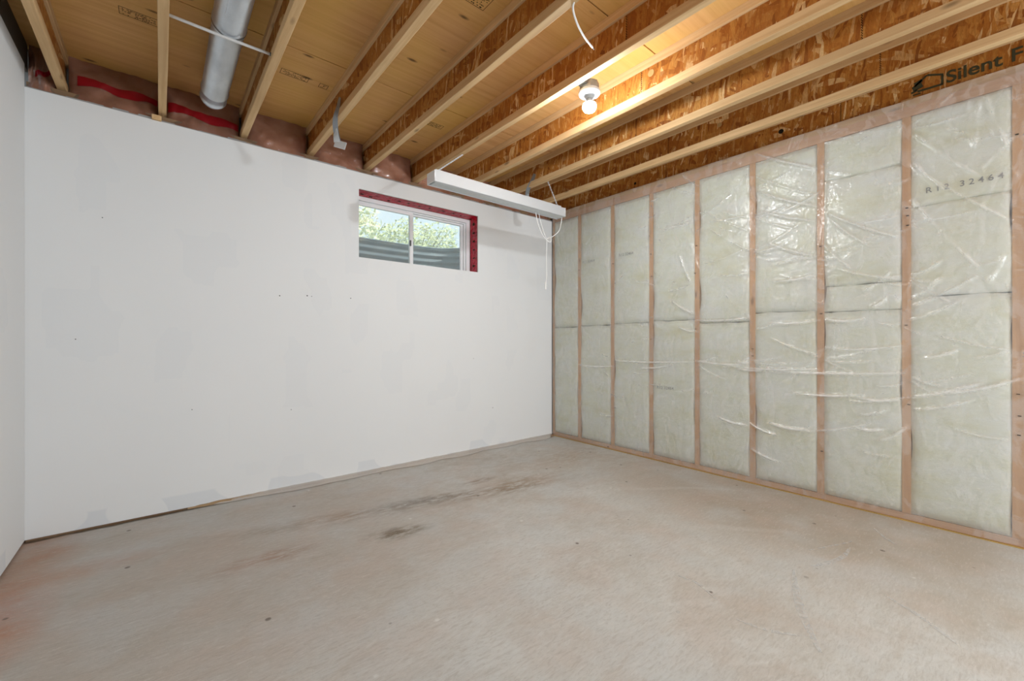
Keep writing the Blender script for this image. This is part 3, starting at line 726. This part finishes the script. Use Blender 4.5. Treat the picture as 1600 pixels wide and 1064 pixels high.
# ------------------------------------------------------------------ window
wn = struct(empty('window_1', (0, .131, 0)))
WX0, WX1, WZ0, WZ1 = -2.235, -1.006, 1.65, 2.227
XM = CX+1.712
def frame(nm, x0, x1, z0, z1, t_, y0, y1, m, par, bv=.003):
    bm = bmesh.new()
    o1 = [(x0, z0), (x1, z0), (x1, z1), (x0, z1)]; i1 = [(x0+t_[0], z0+t_[1]), (x1-t_[2], z0+t_[1]), (x1-t_[2], z1-t_[3]), (x0+t_[0], z1-t_[3])]
    A = [bm.verts.new((a, y0, b)) for a, b in o1]; B = [bm.verts.new((a, y0, b)) for a, b in i1]
    A2 = [bm.verts.new((a, y1, b)) for a, b in o1]; B2 = [bm.verts.new((a, y1, b)) for a, b in i1]
    for q in range(4):
        r_ = (q+1) % 4
        bm.faces.new((A[q], A[r_], B[r_], B[q])); bm.faces.new((A2[r_], A2[q], B2[q], B2[r_])); bm.faces.new((A[r_], A[q], A2[q], A2[r_])); bm.faces.new((B[q], B[r_], B2[r_], B2[q]))
    bmesh.ops.recalc_face_normals(bm, faces=bm.faces)
    return mesh(nm, bevel(bm, bv), m, par)
frame('window_frame', WX0, WX1, WZ0, WZ1, (.042, .04, .042, .034), 0, .075, M['vinyl'], wn)
frame('inner_stop', WX0+.0425, WX1-.0425, WZ0+.0405, WZ1-.0345, (.012, .01, .016, .010), .018, .07, M['vinyl'], wn, .002)
s1 = frame('sash', WX0+.055, XM+.012, WZ0+.051, WZ1-.045, (.030, .03, .034, .026), .008, .030, M['vinyl'], wn)
mesh('pane', boxm(WX0+.08, XM-.018, .017, .021, WZ0+.075, WZ1-.068), M['glass'], s1)
s2 = frame('sash', XM-.01, WX1-.059, WZ0+.051, WZ1-.045, (.034, .03, .026, .018), .036, .060, M['vinyl'], wn)
mesh('pane', boxm(XM+.02, WX1-.08, .046, .050, WZ0+.075, WZ1-.060), M['glass'], s2)
lk = mesh('sash_latch', bevel(boxm(XM-.024, XM-.012, -.004, .0085, 1.885, 1.935), .002), M['darkgrey'], s1)

# ------------------------------------------------------------------ outside: window well, ground, shrubs
ww = tag(empty('window_well', (-1.6, .32, 1.2)), 'corrugated steel window well outside the small window', 'window well')
def wellf(u, v):
    a = PI*u; z = .35*0+.86*v; r = .012*math.cos(z*2*PI/.068)
    rx, ry = .86+r, .55+r
    c_, s_ = math.cos(a), math.sin(a)
    return (rx*math.copysign(abs(c_)**.6, c_), ry*abs(s_)**.6, z)
bm = bmesh.new(); grid(bm, 60, 90, wellf); mesh('corrugated_shell', bm, M['well'], ww, True)
ps = [Vector(wellf(i/40, 1))+Vector((0, 0, .004)) for i in range(41)]
mesh('rolled_rim', tube(bmesh.new(), ps, .010, 8), M['well'], ww, True)
mesh('gravel_bed', boxm(-.9, .9, .0, .56, -.05, .25), M['found'], ww)
bm = bmesh.new()
n_ = 40
inner = [Vector(wellf(i/n_, 1)) for i in range(n_+1)]
vi = [bm.verts.new(Vector((-1.6, .32, 0))+Vector((q.x*1.01, q.y*1.01, 2.045))) for q in inner]
vo = [bm.verts.new((-1.6+9*math.cos(PI*i/n_), .32+9*math.sin(PI*i/n_), 2.05)) for i in range(n_+1)]
for i in range(n_): bm.faces.new((vi[i], vi[i+1], vo[i+1], vo[i]))
bmesh.ops.recalc_face_normals(bm, faces=bm.faces)
for f in bm.faces:
    if f.normal.z < 0: f.normal_flip()
gr = mesh('ground', bm, M['lawn']); gr['kind'] = 'structure'
def shrub(x, y, h, r, label, m, seed):
    rr = random.Random(seed); o = tag(empty('shrub', (x, y, 2.05)), label, 'shrub', 'shrubs outside the window')
    bm = bmesh.new()
    for i in range(7):
        a = rr.uniform(0, 2*PI); tube(bm, [(0, 0, -.05), (.4*r*math.cos(a), .4*r*math.sin(a), h*.5), (.7*r*math.cos(a), .7*r*math.sin(a), h*.9)], [.012, .009, .004], 5)
    mesh('stem', bm, plain('bark', (.2, .15, .1), .9), o)
    bm = bmesh.new()
    for i in range(3800):
        a = rr.uniform(0, 2*PI); q = rr.random()**.5*r; z = rr.random()*h; c_ = Vector((q*math.cos(a), q*math.sin(a), z))
        t_ = Vector((rr.gauss(0, 1), rr.gauss(0, 1), rr.gauss(0, 1))).normalized(); b_ = t_.orthogonal().normalized(); l = rr.uniform(.03, .06)
        bm.faces.new([bm.verts.new(c_+d_) for d_ in (-t_*l, b_*l*.4, t_*l, -b_*l*.4)])
    lf = mesh('foliage', bm, m, o); lf['kind'] = 'stuff'
shrub(-1.8, 2.4, .95, .75, 'leafy shrub seen through the left pane', M['leaf_pale'], 1)
shrub(-.2, 2.9, .80, .7, 'leafy shrub seen through the right pane', M['leaf'], 2)
